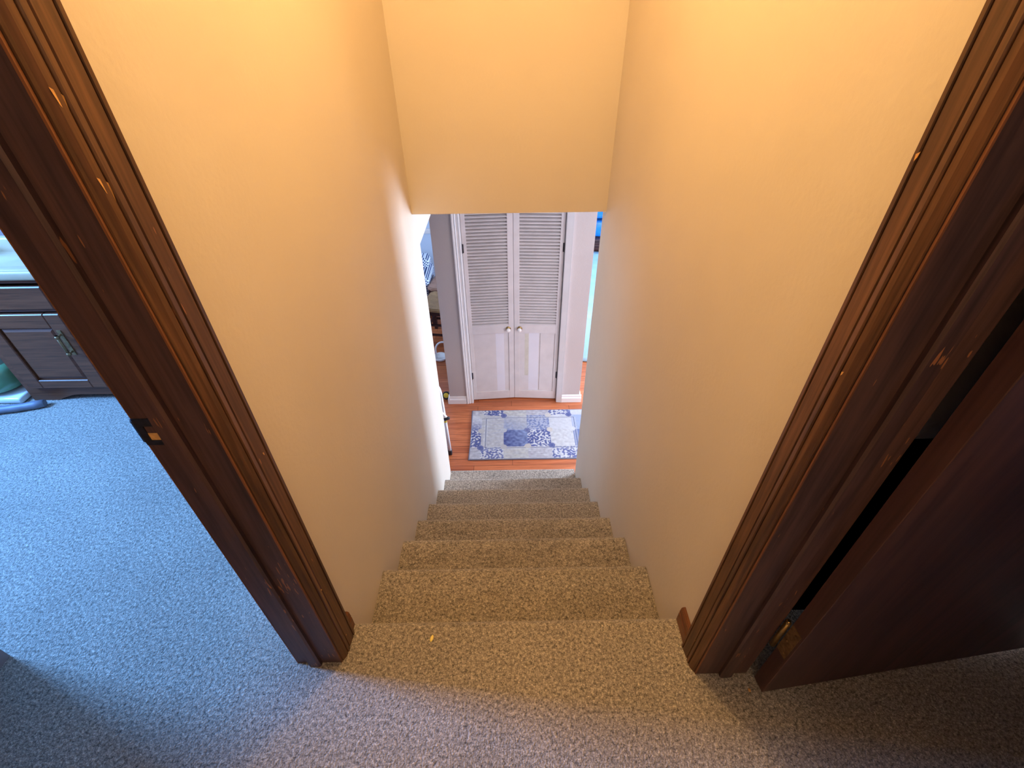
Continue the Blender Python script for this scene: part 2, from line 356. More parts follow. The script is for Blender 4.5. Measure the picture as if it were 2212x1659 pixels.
# lower level outer walls
m = MB().box(-3.1, -0.9, 4.85, 4.95, ZF, ZLC); m.box(-0.98, -0.9, 4.95, 6.1, ZF, ZLC)
m.box(-3.1, -HX - WT, 1.63, 1.70, ZF, 0)
for (y0, y1, z0, z1) in ((1.7, 3.2, ZF, ZLC), (4.6, 4.85, ZF, ZLC), (3.2, 4.6, ZF, -0.95), (3.2, 4.6, 0.25, ZLC)): m.box(-3.1, -3.0, y0, y1, z0, z1)
struct(m.build('wall_dining', M['blue_wall']), 'pale blue dining room wall seen through the gap on the left', 'wall')
m = MB().box(-3.0, -0.9, 4.835, 4.85, ZF + 0.80, ZF + 0.86)
m.box(-3.0, -0.9, 4.825, 4.85, ZF + 0.815, ZF + 0.835)
struct(m.build('trim_chair_rail', M['trim_grey']), 'pale chair rail along the blue dining room wall', 'trim')
m = MB().box(-0.9, 3.3, 6.1, 6.2, ZF, ZLC)
for (y0, y1, z0, z1) in ((0.05, 1.75, ZF, ZLC), (4.15, 6.1, ZF, ZLC), (1.75, 4.15, ZF, -1.0), (1.75, 4.15, 0.3, ZLC)): m.box(3.2, 3.3, y0, y1, z0, z1)
for (x0, x1, z0, z1) in ((HX + WT, 1.15, ZF, ZLC), (2.85, 3.2, ZF, ZLC), (1.15, 2.85, ZF, -0.9), (1.15, 2.85, 0.28, ZLC)): m.box(x0, x1, 0.0, 0.08, z0, z1)
struct(m.build('wall_living', M['lower_wall']), 'taupe living room walls with windows right of the closet', 'wall')
def window(n, loc, bars, label):
    w = root(f'window_{n}', loc, label, 'window', kind='structure'); m = MB()
    for b in bars: m.box(*b)
    m.build('window_frame', M['white'], w)
window(2, (3.25, 2.95, -1.0), [(3.2, 3.27, a, b, c, d) for a, b, c, d in ((1.75, 1.79, -1, .3), (4.11, 4.15, -1, .3), (1.79, 4.11, -1, -.96), (1.79, 4.11, .26, .3), (2.93, 2.97, -.96, .26))], 'wide daylight window on the right side of the lower floor')
window(3, (2.0, 0.04, -0.9), [(a, b, 0.02, 0.06, c, d) for a, b, c, d in ((1.15, 1.19, -.9, .28), (2.81, 2.85, -.9, .28), (1.19, 2.81, -.9, -.86), (1.19, 2.81, .24, .28))], 'daylight window on the near side of the lower floor')
window(4, (-3.05, 3.9, -0.95), [(-3.09, -3.03, a, b, c, d) for a, b, c, d in ((3.2, 3.24, -.95, .25), (4.56, 4.6, -.95, .25), (3.24, 4.56, -.95, -.91), (3.24, 4.56, .21, .25))], 'daylight window of the dining side')

# closet block
CY = 2.722
m = MB().box(-0.565, -0.41, CY, CY + 0.11, ZF, ZLC); m.box(0.455, 0.623, CY, CY + 0.11, ZF, ZLC); m.box(-0.41, 0.455, CY, CY + 0.11, ZF + 2.0, ZLC)
m.box(-0.565, -0.47, CY + 0.11, 3.38, ZF, ZLC); m.box(0.53, 0.623, CY + 0.11, 3.38, ZF, ZLC); m.box(-0.565, 0.623, 3.38, 3.46, ZF, ZLC)
struct(m.build('wall_closet', M['lower_wall']), 'taupe wall of the closet facing the foot of the stairs', 'wall')
def base_prof(h): return [(0, 0), (0.018, 0), (0.018, h * 0.62), (0.009, h * 0.72), (0.009, h * 0.94), (0.004, h), (0, h)]
for nm, x0, x1, lab in (('baseboard_left', -0.565, -0.412, 'white baseboard left of the louvered closet doors'), ('baseboard_right', 0.462, 0.623, 'white baseboard right of the louvered closet doors')):
    m = MB(); h = 0.078
    m.extrude([(CY - a, ZF + b) for a, b in base_prof(h)], 'X', x0, x1 + (0.018 if x1 > 0 else 0))
    if x1 > 0: m.extrude([(0.623 + a, ZF + b) for a, b in base_prof(h)], 'Y', CY, 3.46)
    else: m.extrude([(-0.565 - a, ZF + b) for a, b in base_prof(h)], 'Y', CY - 0.018, 3.46)
    struct(m.build(nm, M['white']), lab, 'baseboard')
t = root('trim_closet', (0.02, CY, ZF), 'white moulded casing around the louvered closet doors', 'trim', kind='structure')
def casing_prof(sx, x0):     # x grows outward from the opening by sx
    return [(x0 + sx * a, CY - b) for a, b in ((0, 0), (0, 0.010), (0.008, 0.013), (0.014, 0.009), (0.026, 0.011), (0.032, 0.017), (0.040, 0.013), (0.047, 0.019), (0.056, 0.019), (0.056, 0))]
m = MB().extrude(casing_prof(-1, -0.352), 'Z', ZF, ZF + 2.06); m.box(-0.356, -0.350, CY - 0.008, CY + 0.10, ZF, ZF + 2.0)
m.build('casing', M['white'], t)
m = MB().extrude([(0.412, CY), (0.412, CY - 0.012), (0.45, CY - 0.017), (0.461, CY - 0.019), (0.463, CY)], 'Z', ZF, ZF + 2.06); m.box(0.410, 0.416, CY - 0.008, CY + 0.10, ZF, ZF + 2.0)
m.build('casing', M['trim_grey'], t)  # same white casing as on the left, its shade put into the greyer colour
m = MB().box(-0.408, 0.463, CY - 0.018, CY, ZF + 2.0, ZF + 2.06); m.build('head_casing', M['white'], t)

# ------------------------------------------------------------------ staircase
st = root('carpeted_staircase', (0, 0.9, ZF), 'straight flight of stairs in speckled beige carpet between cream walls', 'staircase', kind='thing')
for k in range(1, 8):
    y, z = NY[k], -k * RISE; y0 = NY[k - 1] - 0.0225
    zb = z - RISE + (0.0005 if k < 7 else 0.0)
    m = MB().extrude([(y0, zb), (y0, z)] + nose(y, z) + [(y - 0.022, z - 0.055), (y - 0.022, zb)], 'X', -HX + 0.0005, HX - 0.0005)
    m.build('step', M['carpet'], st)

# ------------------------------------------------------------------ door frames of the landing
def fluted(sx, x, y_out, y_in):
    """casing lying flat on the side wall at x, facing the stairs; y_out is its far edge, y_in the door jamb edge"""
    w = y_in - y_out; p = [(x, y_out)]
    for f, d in ((0.0, 0.012), (0.03, 0.0175), (0.115, 0.0175), (0.13, 0.0125), (0.15, 0.0125), (0.165, 0.0165), (0.50, 0.0140), (0.53, 0.0110), (0.555, 0.0110), (0.575, 0.0150),
                 (0.69, 0.0150), (0.71, 0.0110), (0.735, 0.0110), (0.76, 0.0135), (0.86, 0.0115), (0.95, 0.0075), (1.0, 0.006)):
        p.append((x + sx * d, y_out + w * f))
    p.append((x, y_in)); return p
f = root('trim_left_frame', (-0.51, LJ, 0), 'dark mahogany door frame on the left with a latch strike plate', 'door frame', kind='structure')
m = MB().extrude(fluted(1, -HX, -0.041, -0.113), 'Z', 0, 2.1)
for (z, y, s) in ((1.262, -0.098, 0.013), (1.178, -0.097, 0.014), (0.72, -0.06, 0.004), (0.30, -0.083, 0.004), (0.06, -0.075, 0.004)):      # bare wood chips
    xx = -HX + 0.0122 if y < -0.09 else -HX + 0.0162
    m.add([(xx, y - s * .5, z + s), (xx, y + s * .5, z + s * .3), (xx, y + s * .2, z - s * 1.1), (xx, y - s * .3, z - s * .2)], [(0, 1, 2, 3)], 1)
m.build('casing', [M['casing'], M['chip']], f, fix=False)
m = MB().box(-HX - WT, -HX + 0.003, LJ, LJ + 0.018, 0, DH + 0.02); m.extrude([(-HX + 0.0004, LJ - 0.0006), (-HX + 0.0036, LJ - 0.0006), (-HX + 0.0036, LJ + 0.003), (-HX + 0.0004, LJ + 0.003)], 'Z', 0, DH, 1); m.box(-HX - WT - 0.0005, -HX - WT + 0.0012, LJ - 0.0005, LJ + 0.001, 0, DH, 1); m.build('jamb', [M['mahogany'], M['worn']], f)
m = MB().extrude([(-0.532, LJ), (-0.532, LJ - 0.010), (-0.508, LJ - 0.011), (-0.503, LJ - 0.008), (-0.503, LJ)], 'Z', 0, DH); m.build('door_stop', M['mahogany'], f)
m = MB().box(-HX - WT, -HX, -0.92, LJ, DH, DH + 0.02); m.box(-HX - WT, -HX, -0.92, -0.902, 0, DH); m.box(-HX, -HX + 0.014, -0.98, -0.04, DH + 0.005, DH + 0.075); m.box(-HX, -HX + 0.014, -0.98, -0.91, 0, DH + 0.005)
m.build('head_jamb', M['mahogany'], f)
m = MB()
for b in ((-0.567, -0.556, 0.804, 0.858), (-0.540, -0.533, 0.804, 0.858), (-0.556, -0.540, 0.804, 0.814), (-0.556, -0.540, 0.843, 0.858)): m.box(b[0], b[1], LJ - 0.0018, LJ + 0.001, b[2], b[3])
lip = [(-0.5665, LJ - 0.0018), (-0.571, LJ - 0.0005), (-0.574, LJ + 0.004), (-0.572, LJ + 0.0045), (-0.570, LJ + 0.001), (-0.5665, LJ)]
m.extrude(lip, 'Z', 0.810, 0.853)
sp = m.build('strike_plate', M['metal_dark'], f); sp['label'] = 'dark metal strike plate'
m = MB().box(-0.556, -0.540, LJ - 0.0006, LJ + 0.0006, 0.814, 0.828); m.build('latch_hole', M['chip'], sp)

f = root('trim_right_frame', (0.51, RJ, 0), 'worn dark door frame on the right beside the open door', 'door frame', kind='structure')
m = MB().extrude(fluted(-1, HX, -0.087, -0.153), 'Z', 0, 2.1)
for (z, y, s) in ((1.20, -0.095, 0.005), (0.94, -0.139, 0.004), (0.10, -0.12, 0.003)):
    xx = HX - 0.0180 if y > -0.1 else HX - 0.0140
    m.add([(xx, y - s * .5, z + s), (xx, y + s * .5, z + s * .3), (xx, y + s * .2, z - s * 1.1), (xx, y - s * .3, z - s * .2)], [(0, 1, 2, 3)], 1)
m.build('casing', [M['casing'], M['chip']], f, fix=False)
m = MB().box(HX - 0.003, HX + WT + 0.014, RJ, RJ + 0.018, 0, DH + 0.02); m.box(HX - 0.0036, HX - 0.0010, RJ - 0.0006, RJ + 0.003, 0, DH, 1); m.build('jamb', [M['mahogany'], M['worn']], f)
m = MB().extrude([(0.540, RJ), (0.540, RJ - 0.010), (0.516, RJ - 0.011), (0.511, RJ - 0.008), (0.511, RJ)], 'Z', 0, DH); m.build('door_stop', M['mahogany'], f)
m = MB().box(HX, HX + WT, -0.96, RJ, DH, DH + 0.02); m.box(HX, HX + WT, -0.96, -0.942, 0, DH); m.box(HX - 0.014, HX, -1.02, -0.08, DH + 0.005, DH + 0.075); m.box(HX - 0.014, HX, -1.02, -0.95, 0, DH + 0.005)
m.build('head_jamb', M['mahogany'], f)

# short baseboards on the landing
def sbase(sx, x, y0, y1, h, nm, lab):
    m = MB(); p = [(0, 0), (0.012, 0), (0.012, h * 0.55), (0.010, h * 0.60), (0.012, h * 0.65), (0.010, h * 0.95), (0.006, h), (0, h)]
    m.extrude([(x + sx * a, b) for a, b in p], 'Y', y0, y1)
    struct(m.build(nm, M['base_wood']), lab, 'baseboard')
sbase(1, -HX, -0.041, -0.020, 0.072, 'baseboard_stair_left', 'short reddish wood baseboard left of the top stair')
sbase(-1, HX, -0.087, -0.020, 0.066, 'baseboard_stair_right', 'short reddish wood baseboard right of the top stair')

# dark door opened into the right room
dl = root('door_1', (0.597, -0.19, 0), 'dark brown flush door standing open on the right', 'door', kind='structure')
ang = math.radians(7.3); XF = Matrix.Translation((0.597, -0.206, 0)) @ Matrix.Rotation(ang, 4, 'Z')
m = MB().rbox(0, 0.765, 0, 0.036, 0.012, 2.02, 0.0012, xf=XF, seg=1, smooth=False); m.build('leaf', M['door_wood'], dl)
m = MB().box(-0.0022, 0.0, 0.006, 0.034, 0.186, 0.288, xf=XF)
for z in (0.198, 0.237, 0.276): m.lathe([(0.0035, 0), (0.003, 0.0015), (0.0005, 0.002)], (0, 0, 0), 10, 0, XF @ Matrix.Translation((-0.0022, 0.019 + (0.005 if z == 0.237 else -0.004), z)) @ Matrix.Rotation(-PI / 2, 4, 'Y'))
hg = m.build('hinge_leaf', M['brass_dull'], dl); hg['label'] = 'dull brass hinge'
m = MB().tube([(0.5835, -0.1665, 0.184), (0.5835, -0.1665, 0.291)], 0.0062, 12); m.tube([(0.5835, -0.1665, 0.289), (0.5835, -0.1665, 0.296)], [0.0072, 0.004], 12)
m.build('hinge_knuckle', M['brass'], dl)
m = MB().lathe([(0.027, 0), (0.027, 0.004), (0.011, 0.012), (0.011, 0.035), (0.026, 0.048), (0.027, 0.062), (0.015, 0.070)], (0, 0, 0), 20, 0, XF @ Matrix.Translation((0.70, 0, 0.92)) @ Matrix.Rotation(PI / 2, 4, 'X'))
m.build('door_knob', M['brass'], dl)

# ------------------------------------------------------------------ louvered closet doors
def closet_door(hx, side, ang, label, knob_mat_extra):
    """hinge at x=hx, leaf runs toward the middle; side=+1 left leaf, -1 right leaf"""
    wd = 0.379
    r = root('louvered_door', (hx, CY + 0.024, ZF), label, 'door', 'louvered closet doors')
    X = Matrix.Translation((hx, CY + 0.024, ZF)) @ Matrix.Rotation(ang * side, 4, 'Z') @ Matrix.Diagonal((side, 1, 1, 1))
    th = 0.030; s = 0.034; z0, z1 = 0.012, 1.965
    m = MB()
    for a, b in ((0.002, s), (wd - s - 0.010, wd)): m.rbox(a, b, 0, th, z0, z1, 0.002, xf=X, smooth=False, seg=1)
    m.build('stile', M['door_white'], r)
    m = MB()
    for a, b in ((z0, 0.098), (0.722, 0.800), (1.90, z1)): m.rbox(s - 0.001, wd - s - 0.009, 0.001, th - 0.001, a, b, 0.0015, xf=X, smooth=False, seg=1)
    m.build('rail', M['door_white'], r)
    m = MB()
    n = 43; p = (1.90 - 0.800) / n
    for i in range(n):
        z = 0.800 + p * i
        m.extrude([(0.0015, z + 0.0065), (0.0015, z + 0.001), (0.005, z), (0.024, z + 0.0145), (0.0245, z + 0.0185)], 'X', s, wd - s - 0.010, xf=X)
    m.build('louver_slats', M['door_white'], r)
    m = MB()
    if side > 0:
        m.box(s, wd - s - 0.010, 0.009, 0.021, 0.098, 0.722, xf=X)
        m.extrude([(s + 0.19, 0.0086), (s + 0.252, 0.0086), (s + 0.27, 0.0094), (s + 0.19, 0.0094)], 'Z', 0.10, 0.72, mi=1, xf=X)
    else:
        m.box(s, s + 0.124, 0.009, 0.021, 0.098, 0.722, xf=X); m.box(s + 0.1265, wd - s - 0.010, 0.009, 0.021, 0.098, 0.722, xf=X)
        m.box(s + 0.135, s + 0.22, 0.0087, 0.0092, 0.10, 0.72, mi=1, xf=X)
        m.box(s + 0.222, s + 0.255, 0.0087, 0.0092, 0.27, 0.71, mi=2, xf=X)
    m.build('lower_panel', [M['door_white'], M['patch'], M['stain']], r)
    kx = wd - 0.047
    m = MB().lathe([(0.0215, 0), (0.0215, 0.003), (0.014, 0.006), (0.009, 0.018)], (0, 0, 0), 20, 0, X @ Matrix.Translation((kx, 0, 0.764)) @ Matrix.Rotation(PI / 2, 4, 'X'))
    kb = m.build('knob', M['brass'], r)
    m = MB().lathe([(0.009, 0.0), (0.0175, 0.005), (0.019, 0.011), (0.016, 0.018), (0.008, 0.0225), (0.001, 0.023)], (0, 0, 0), 20, 0, X @ Matrix.Translation((kx, -0.015, 0.764)) @ Matrix.Rotation(PI / 2, 4, 'X'))
    m.build('knob_cap', M['porcelain'], kb)
    for z in (0.29, 1.475):
        m = MB().tube([tuple(X @ Vector((0.001, -0.004, z - 0.034))), tuple(X @ Vector((0.001, -0.004, z + 0.034)))], 0.005, 8); m.box(0.001, 0.012, -0.0015, 0.001, z - 0.034, z + 0.034, xf=X)
        m.build('hinge', M['metal_dark'], r)
M['patch'] = plain('bright_repaint_patch', (0.72, 0.71, 0.78), 0.36, 0.03, 5)
M['stain'] = plain('yellowed_paint', (0.60, 0.57, 0.50), 0.42, 0.08, 20)
closet_door(-0.350, 1, math.radians(4.0), 'left leaf of the white louvered closet doors, knob on its right edge', 0)
closet_door(0.408, -1, math.radians(4.0), 'right leaf of the white louvered closet doors, knob on its left edge', 0)

# ------------------------------------------------------------------ rug
def rug():
    x0, x1, y0, y1 = -0.356, 0.655, 2.000, 2.598
    nx, ny = 300, 180
    cols = [-0.265, -0.071, 0.130, 0.327, 0.524]; rows = [2.139, 2.337, 2.522]
    CR = (0.54, 0.52, 0.47); PALE = (0.60, 0.60, 0.62); GREY = (0.42, 0.42, 0.46); MAU = (0.40, 0.38, 0.42)
    BL = (0.105, 0.125, 0.29); DB = (0.075, 0.09, 0.24); MB_ = (0.24, 0.29, 0.46)
    kinds = [['mauve', 'dam', 'cream', 'mauve', 'dam', 'dam'], ['damS', 'cream', 'solid', 'damS', 'cream', 'blue'], ['gradA', 'cream', 'gradB', 'damF', 'pale', 'blue2'], ['grey', 'damS', 'cream', 'mauve', 'dam', 'pale']]
    dots = {(-0.265, 2.131): BL, (-0.071, 2.138): (0.45, 0.43, 0.42), (0.131, 2.145): (0.52, 0.47, 0.42), (0.330, 2.151): BL, (0.131, 2.335): (0.14, 0.16, 0.31), (-0.071, 2.335): (0.45, 0.45, 0.47),
            (-0.265, 2.331): (0.48, 0.46, 0.43), (0.325, 2.338): (0.58, 0.53, 0.47), (0.522, 2.346): PALE, (-0.071, 2.522): BL, (-0.262, 2.520): (0.52, 0.51, 0.50), (0.322, 2.522): (0.58, 0.53, 0.48), (0.505, 2.525): BL}
    def lerp(a, b, t): t = max(0, min(1, t)); return tuple(p + (q - p) * t for p, q in zip(a, b))
    def damask(x, y, dens):
        q = noise.noise(Vector((x * 62, y * 62, 3.1))) + 0.6 * math.sin(x * 95 + 2.2 * math.sin(y * 70)) * math.sin(y * 95 + 2.0 * math.sin(x * 66))
        return 1 if q > dens else (0 if q < dens - 0.25 else (q - dens + 0.25) / 0.25)
    def col(x, y):
        if min(x - x0, x1 - x, y - y0, y1 - y) < 0.008: return (0.20, 0.21, 0.27)
        for (cx, cy), c in dots.items():
            d = math.hypot(x - cx, (y - cy))
            if d < 0.027: return tuple(0.74 * q for q in lerp(c, (0.4, 0.4, 0.45), 0.45 if 0.017 < d < 0.020 else 0))
        ci = sum(x > c for c in cols); ri = sum(y > r for r in rows); k = kinds[ri][ci]
        gx = x0 if ci == 0 else cols[ci - 1]; gy = y0 if ri == 0 else rows[ri - 1]
        u = (x - gx) / 0.197; v = (y - gy) / 0.19; n = noise.noise(Vector((x * 40, y * 40, 0)))
        n2 = noise.noise(Vector((x * 16, y * 60, 7)))
        if k == 'cream':
            c = lerp(CR, GREY, 0.35 + 0.5 * n2 + (0.35 if ci == 1 else 0)); 
            if ci >= 4: c = lerp(c, PALE, 0.6)
        elif k == 'pale': c = lerp(PALE, GREY, 0.15 + 0.3 * n)
        elif k == 'mauve': c = lerp(MAU, PALE, 0.35 + 0.5 * n2)
        elif k == 'grey': c = lerp(GREY, PALE, 0.4 + 0.4 * n)
        elif k == 'solid':
            c = lerp(DB, MB_, 0.15 + 0.75 * u * (0.5 + 0.5 * v) + 0.35 * n)
            if (u < 0.16 and v < 0.16 - u) or (u > 0.84 and v < u - 0.84): c = CR
        elif k in ('dam', 'damS', 'damF'):
            a = damask(x, y, {'dam': 0.10, 'damS': -0.02, 'damF': 0.2}[k]); c = lerp(PALE, BL if k == 'damS' else (0.15, 0.17, 0.34), a)
            if k == 'damF': c = lerp(c, MB_, 0.55)
        elif k == 'gradA': c = lerp(lerp((0.17, 0.19, 0.35), PALE, v * 1.1), PALE, 0.35 * damask(x, y, 0.15))
        elif k == 'gradB': c = lerp(lerp(MB_, CR, 0.55 * v + 0.35 * u), GREY, 0.5 * damask(x, y, 0.1))
        elif k == 'blue': c = lerp(MB_, BL, 0.4 + 0.5 * n)
        else: c = lerp((0.44, 0.50, 0.62), MB_, 0.4 + 0.5 * n)
        # inner frame line
        fx = min(abs(x + 0.224), abs(x - 0.548)) if 2.126 < y < 2.492 else 1; fy = min(abs(y - 2.126), abs(y - 2.492)) if -0.224 < x < 0.548 else 1
        if min(fx, fy) < 0.005: c = lerp(c, (0.16, 0.18, 0.28), 0.6 + 0.5 * n)
        elif min(fx, fy) < 0.016: c = lerp(c, PALE, 0.4)
        return tuple(max(0.02, 0.72 * q * (1 + 0.22 * n)) for q in c)
    m = MB(); top = ZF + 0.011; vs = []; cs = []
    for j in range(ny + 1):
        for i in range(nx + 1):
            x = x0 + (x1 - x0) * i / nx; y = y0 + (y1 - y0) * j / ny
            e = min(x - x0, x1 - x, y - y0, y1 - y)
            wx = 0.004 * math.sin(y * 9) if i in (0, nx) else 0
            vs.append((x + wx, y, top + 0.0012 * noise.noise(Vector((x * 9, y * 9, 2))) - (0.006 if e < 1e-4 else 0))); cs.append(col(x, y))
    fs = [(j * (nx + 1) + i, j * (nx + 1) + i + 1, (j + 1) * (nx + 1) + i + 1, (j + 1) * (nx + 1) + i) for j in range(ny) for i in range(nx)]
    m.add(vs, fs, 0, True)
    ring = [i for i in range(nx + 1)] + [j * (nx + 1) + nx for j in range(1, ny + 1)] + [ny * (nx + 1) + i for i in range(nx - 1, -1, -1)] + [j * (nx + 1) for j in range(ny - 1, 0, -1)]
    b = len(m.v); low = [(m.v[i][0], m.v[i][1], ZF + 0.0005) for i in ring]; m.v += low; cs += [(0.2, 0.21, 0.27)] * len(ring); L = len(ring)
    for i in range(L): m.f.append([ring[i], b + i, b + (i + 1) % L, ring[(i + 1) % L]]); m.mi.append(0); m.sm.append(False)
    o = m.build('area_rug', M['rug'], fix=False)
    at = o.data.attributes.new('weave', 'FLOAT_COLOR', 'POINT')
    at.data.foreach_set('color', [q for c in cs for q in (*c, 1.0)])
    tag(o, 'blue and cream patchwork rug on the plank floor below the stairs', 'rug')
rug()

# ------------------------------------------------------------------ vanity cabinet in the left room
VY = 0.97
v = root('vanity_cabinet', (-1.85, 1.06, 0), 'dark wood vanity cabinet with a cream top beyond the left doorway', 'vanity cabinet')
m = MB(); x0, x1 = -2.085, -1.45
m.box(x0, x0 + 0.02, VY + 0.02, 1.16, 0.0, 0.575); m.box(x1 - 0.02, x1, VY + 0.02, 1.16, 0.0, 0.575); m.box(x0, x1, 1.145, 1.16, 0.05, 0.575); m.box(x0, x1, VY + 0.02, 1.16, 0.05, 0.07)
m.box(x0, -2.052, VY, VY + 0.02, 0.0, 0.575); m.box(-1.695, x1, VY, VY + 0.02, 0.0, 0.575)
m.box(-2.052, -1.695, VY, VY + 0.02, 0.437, 0.45); m.box(-2.052, -1.695, VY, VY + 0.02, 0.555, 0.575)
m.extrude([(-2.052, 0.075), (-1.695, 0.075), (-1.695, 0.03), (-1.86, 0.03), (-1.90, 0.028), (-1.95, 0.012), (-1.98, 0.0), (-2.052, 0.0)], 'Y', VY, VY + 0.02)
m.box(x0 + 0.02, x1 - 0.02, VY + 0.08, VY + 0.095, 0.0, 0.06)
m.build('carcass', M['vanity_wood'], v)
m = MB(); xa, xb, za, zb = -2.046, -1.712, 0.079, 0.434; yy = VY - 0.018
fw_ = 0.062
for b in ((xa, xa + fw_, za, zb), (xb - fw_, xb, za, zb), (xa + fw_, xb - fw_, za, za + 0.042), (xa + fw_, xb - fw_, zb - 0.062, zb)): m.rbox(b[0], b[1], yy, VY, b[2], b[3], 0.003, smooth=False, seg=1)
pa, pb, pza, pzb = xa + fw_, xb - fw_, za + 0.042, zb - 0.062
m.box(pa, pb, yy + 0.012, VY, pza, pzb)
g = 0.016
m.add([(pa, yy + .012, pza), (pb, yy + .012, pza), (pb, yy + .012, pzb), (pa, yy + .012, pzb), (pa + g, yy + .004, pza + g), (pb - g, yy + .004, pza + g), (pb - g, yy + .004, pzb - g), (pa + g, yy + .004, pzb - g)],
      [(0, 1, 5, 4), (1, 2, 6, 5), (2, 3, 7, 6), (3, 0, 4, 7), (4, 5, 6, 7)])
d = m.build('door', M['vanity_wood'], v)
m = MB().tube([(-1.752, yy - 0.022, 0.262), (-1.752, yy - 0.022, 0.352)], 0.006, 10)
for z in (0.268, 0.346): m.tube([(-1.752, yy - 0.022, z), (-1.752, yy + 0.004, z)], 0.0045, 8); m.lathe([(0.008, -0.006), (0.0085, 0), (0.006, 0.006)], (-1.752, yy - 0.022, z), 10)
m.box(-1.760, -1.744, yy - 0.0025, yy, 0.250, 0.364)
hd = m.build('handle', M['brass_dull'], d); hd['label'] = 'antique brass pull handle'
m = MB().rbox(-2.046, -1.712, yy, VY, 0.454, 0.548, 0.004, smooth=False, seg=1); m.build('drawer_front', M['vanity_wood'], v)
m = MB().rbox(x0 - 0.6, x1 + 0.02, VY - 0.03, 1.162, 0.576, 0.612, 0.010, seg=3)
m.rbox(x0 - 0.6, x1 + 0.02, 1.128, 1.162, 0.60, 0.665, 0.008)
m.rbox(x0 - 0.6, x1 + 0.02, VY - 0.022, VY + 0.012, 0.606, 0.6165, 0.004)
m.build('countertop', M['cream_top'], v)
m = MB().rbox(-2.40, -2.12, 1.02, 1.11, 0.614, 0.66, 0.012); 
o = m.build('tissue_box', M['porcelain']); tag(o, 'low white box lying at the far left of the cream vanity top', 'box')
m = MB().lathe([(0.022, 0), (0.026, 0.004), (0.028, 0.02), (0.025, 0.032), (0.018, 0.036)], (-2.00, 1.075, 0.614), 20); o = m.build('white_jar', M['porcelain']); tag(o, 'small round white jar on the vanity top', 'jar')

# green vase, white tray and grey hose beside the vanity
m = MB(); gx, gy = -2.235, 1.04
gv = root('green_vase', (gx, gy, 0.0), 'rounded green vase with a pale neck beside the vanity', 'vase')
MB().lathe([(0.055, 0.032), (0.088, 0.05), (0.104, 0.085), (0.100, 0.13), (0.085, 0.165)], (gx, gy, 0), 28).build('body', M['green'], gv)
MB().lathe([(0.085, 0.165), (0.066, 0.205), (0.046, 0.245), (0.034, 0.275), (0.034, 0.30), (0.024, 0.305)], (gx, gy, 0), 28).build('neck', M['pale_green'], gv)
m = MB().rbox(-2.33, -2.115, 0.945, 1.15, 0.002, 0.031, 0.008); o = m.build('white_tray', M['porcelain']); tag(o, 'square white tray under the green vase', 'tray')
pts = bez((-2.42, 0.96, 0.02), (-2.38, 0.86, 0.02), (-2.18, 0.86, 0.02), (-2.0, 0.93, 0.018), 16)
m = MB().tube(pts, [0.016 + 0.0015 * (i % 2) for i in range(len(pts))], 12); o = m.build('ribbed_hose', M['grey_plastic']); tag(o, 'grey ribbed hose curled on the carpet in front of the green vase', 'hose')

# little things on the landing carpet
m = MB().lathe([(0.002, 0.0), (0.0058, 0.0012), (0.0055, 0.0026), (0.001, 0.0036)], (0, 0, 0), 14, 0, Matrix.Translation((-0.226, -0.062, 0.0005)) @ Matrix.Rotation(math.radians(76), 4, 'Z') @ Matrix.Diagonal((1.6, 0.75, 1, 1)))
o = m.build('yellow_flake', M['flake']); tag(o, 'tiny yellow oval flake lying on the top stair carpet', 'flake')
m = MB().lathe([(0.001, 0.0), (0.004, 0.001), (0.003, 0.003), (0.0005, 0.0042)], (0, 0, 0), 7, 0, Matrix.Translation((0.574, -0.197, 0.0002)) @ Matrix.Diagonal((0.9, 1.2, 1, 1)))
o = m.build('wood_crumb', M['chip']); tag(o, 'orange crumb on the carpet beside the dark door corner', 'crumb')

# ------------------------------------------------------------------ step ladder folded at the left opening
ld = root('step_ladder', (-0.72, 2.06, ZF), 'white folding step ladder standing behind the left wall end', 'step ladder')
zz = ZF
m = MB(); xr, xl = -0.508, -0.92
rail = [(xr, 2.075, zz + 0.035), (xr - 0.004, 2.06, zz + 0.35), (xr - 0.010, 2.045, zz + 0.66)] + bez((xr - 0.010, 2.045, zz + 0.66), (xr - 0.012, 2.043, zz + 0.73), (xr - 0.03, 2.04, zz + 0.765), (xr - 0.09, 2.04, zz + 0.768), 8)[1:]
mir = [(xl + xr - p[0], p[1], p[2]) for p in reversed(rail)]
m.tube(rail + mir, 0.0135, 10); m.build('front_frame', M['steel_white'], ld)
m = MB(); m.tube([(xr - 0.024, 2.125, zz + 0.03), (xr - 0.028, 2.085, zz + 0.60)], 0.0095, 8); m.tube([(xl + 0.024, 2.125, zz + 0.03), (xl + 0.028, 2.085, zz + 0.60)], 0.0095, 8); m.tube([(xr - 0.025, 2.12, zz + 0.09), (xl + 0.025, 2.12, zz + 0.09)], 0.008, 8)
m.build('rear_frame', M['steel_white'], ld)
for z, y in ((0.20, 2.068), (0.42, 2.058), (0.62, 2.048)):
    m = MB().rbox(xl + 0.014, xr - 0.014, y - 0.014, y + 0.016, zz + z - 0.06, zz + z + 0.05, 0.006); m.build('tread', M['steel_white'], ld)
for x in (xr, xl):
    MB().rbox(x - 0.016, x + 0.016, 2.058, 2.094, zz + 0.0005, zz + 0.052, 0.006).build('foot', M['black'], ld)
for x in (xr - 0.024, xl + 0.024): MB().rbox(x - 0.012, x + 0.012, 2.112, 2.140, zz + 0.0005, zz + 0.04, 0.005).build('foot', M['black'], ld)
Xk = Matrix.Translation((xr - 0.008, 2.038, zz + 0.455)) @ Matrix.Rotation(math.radians(-28), 4, 'Y')
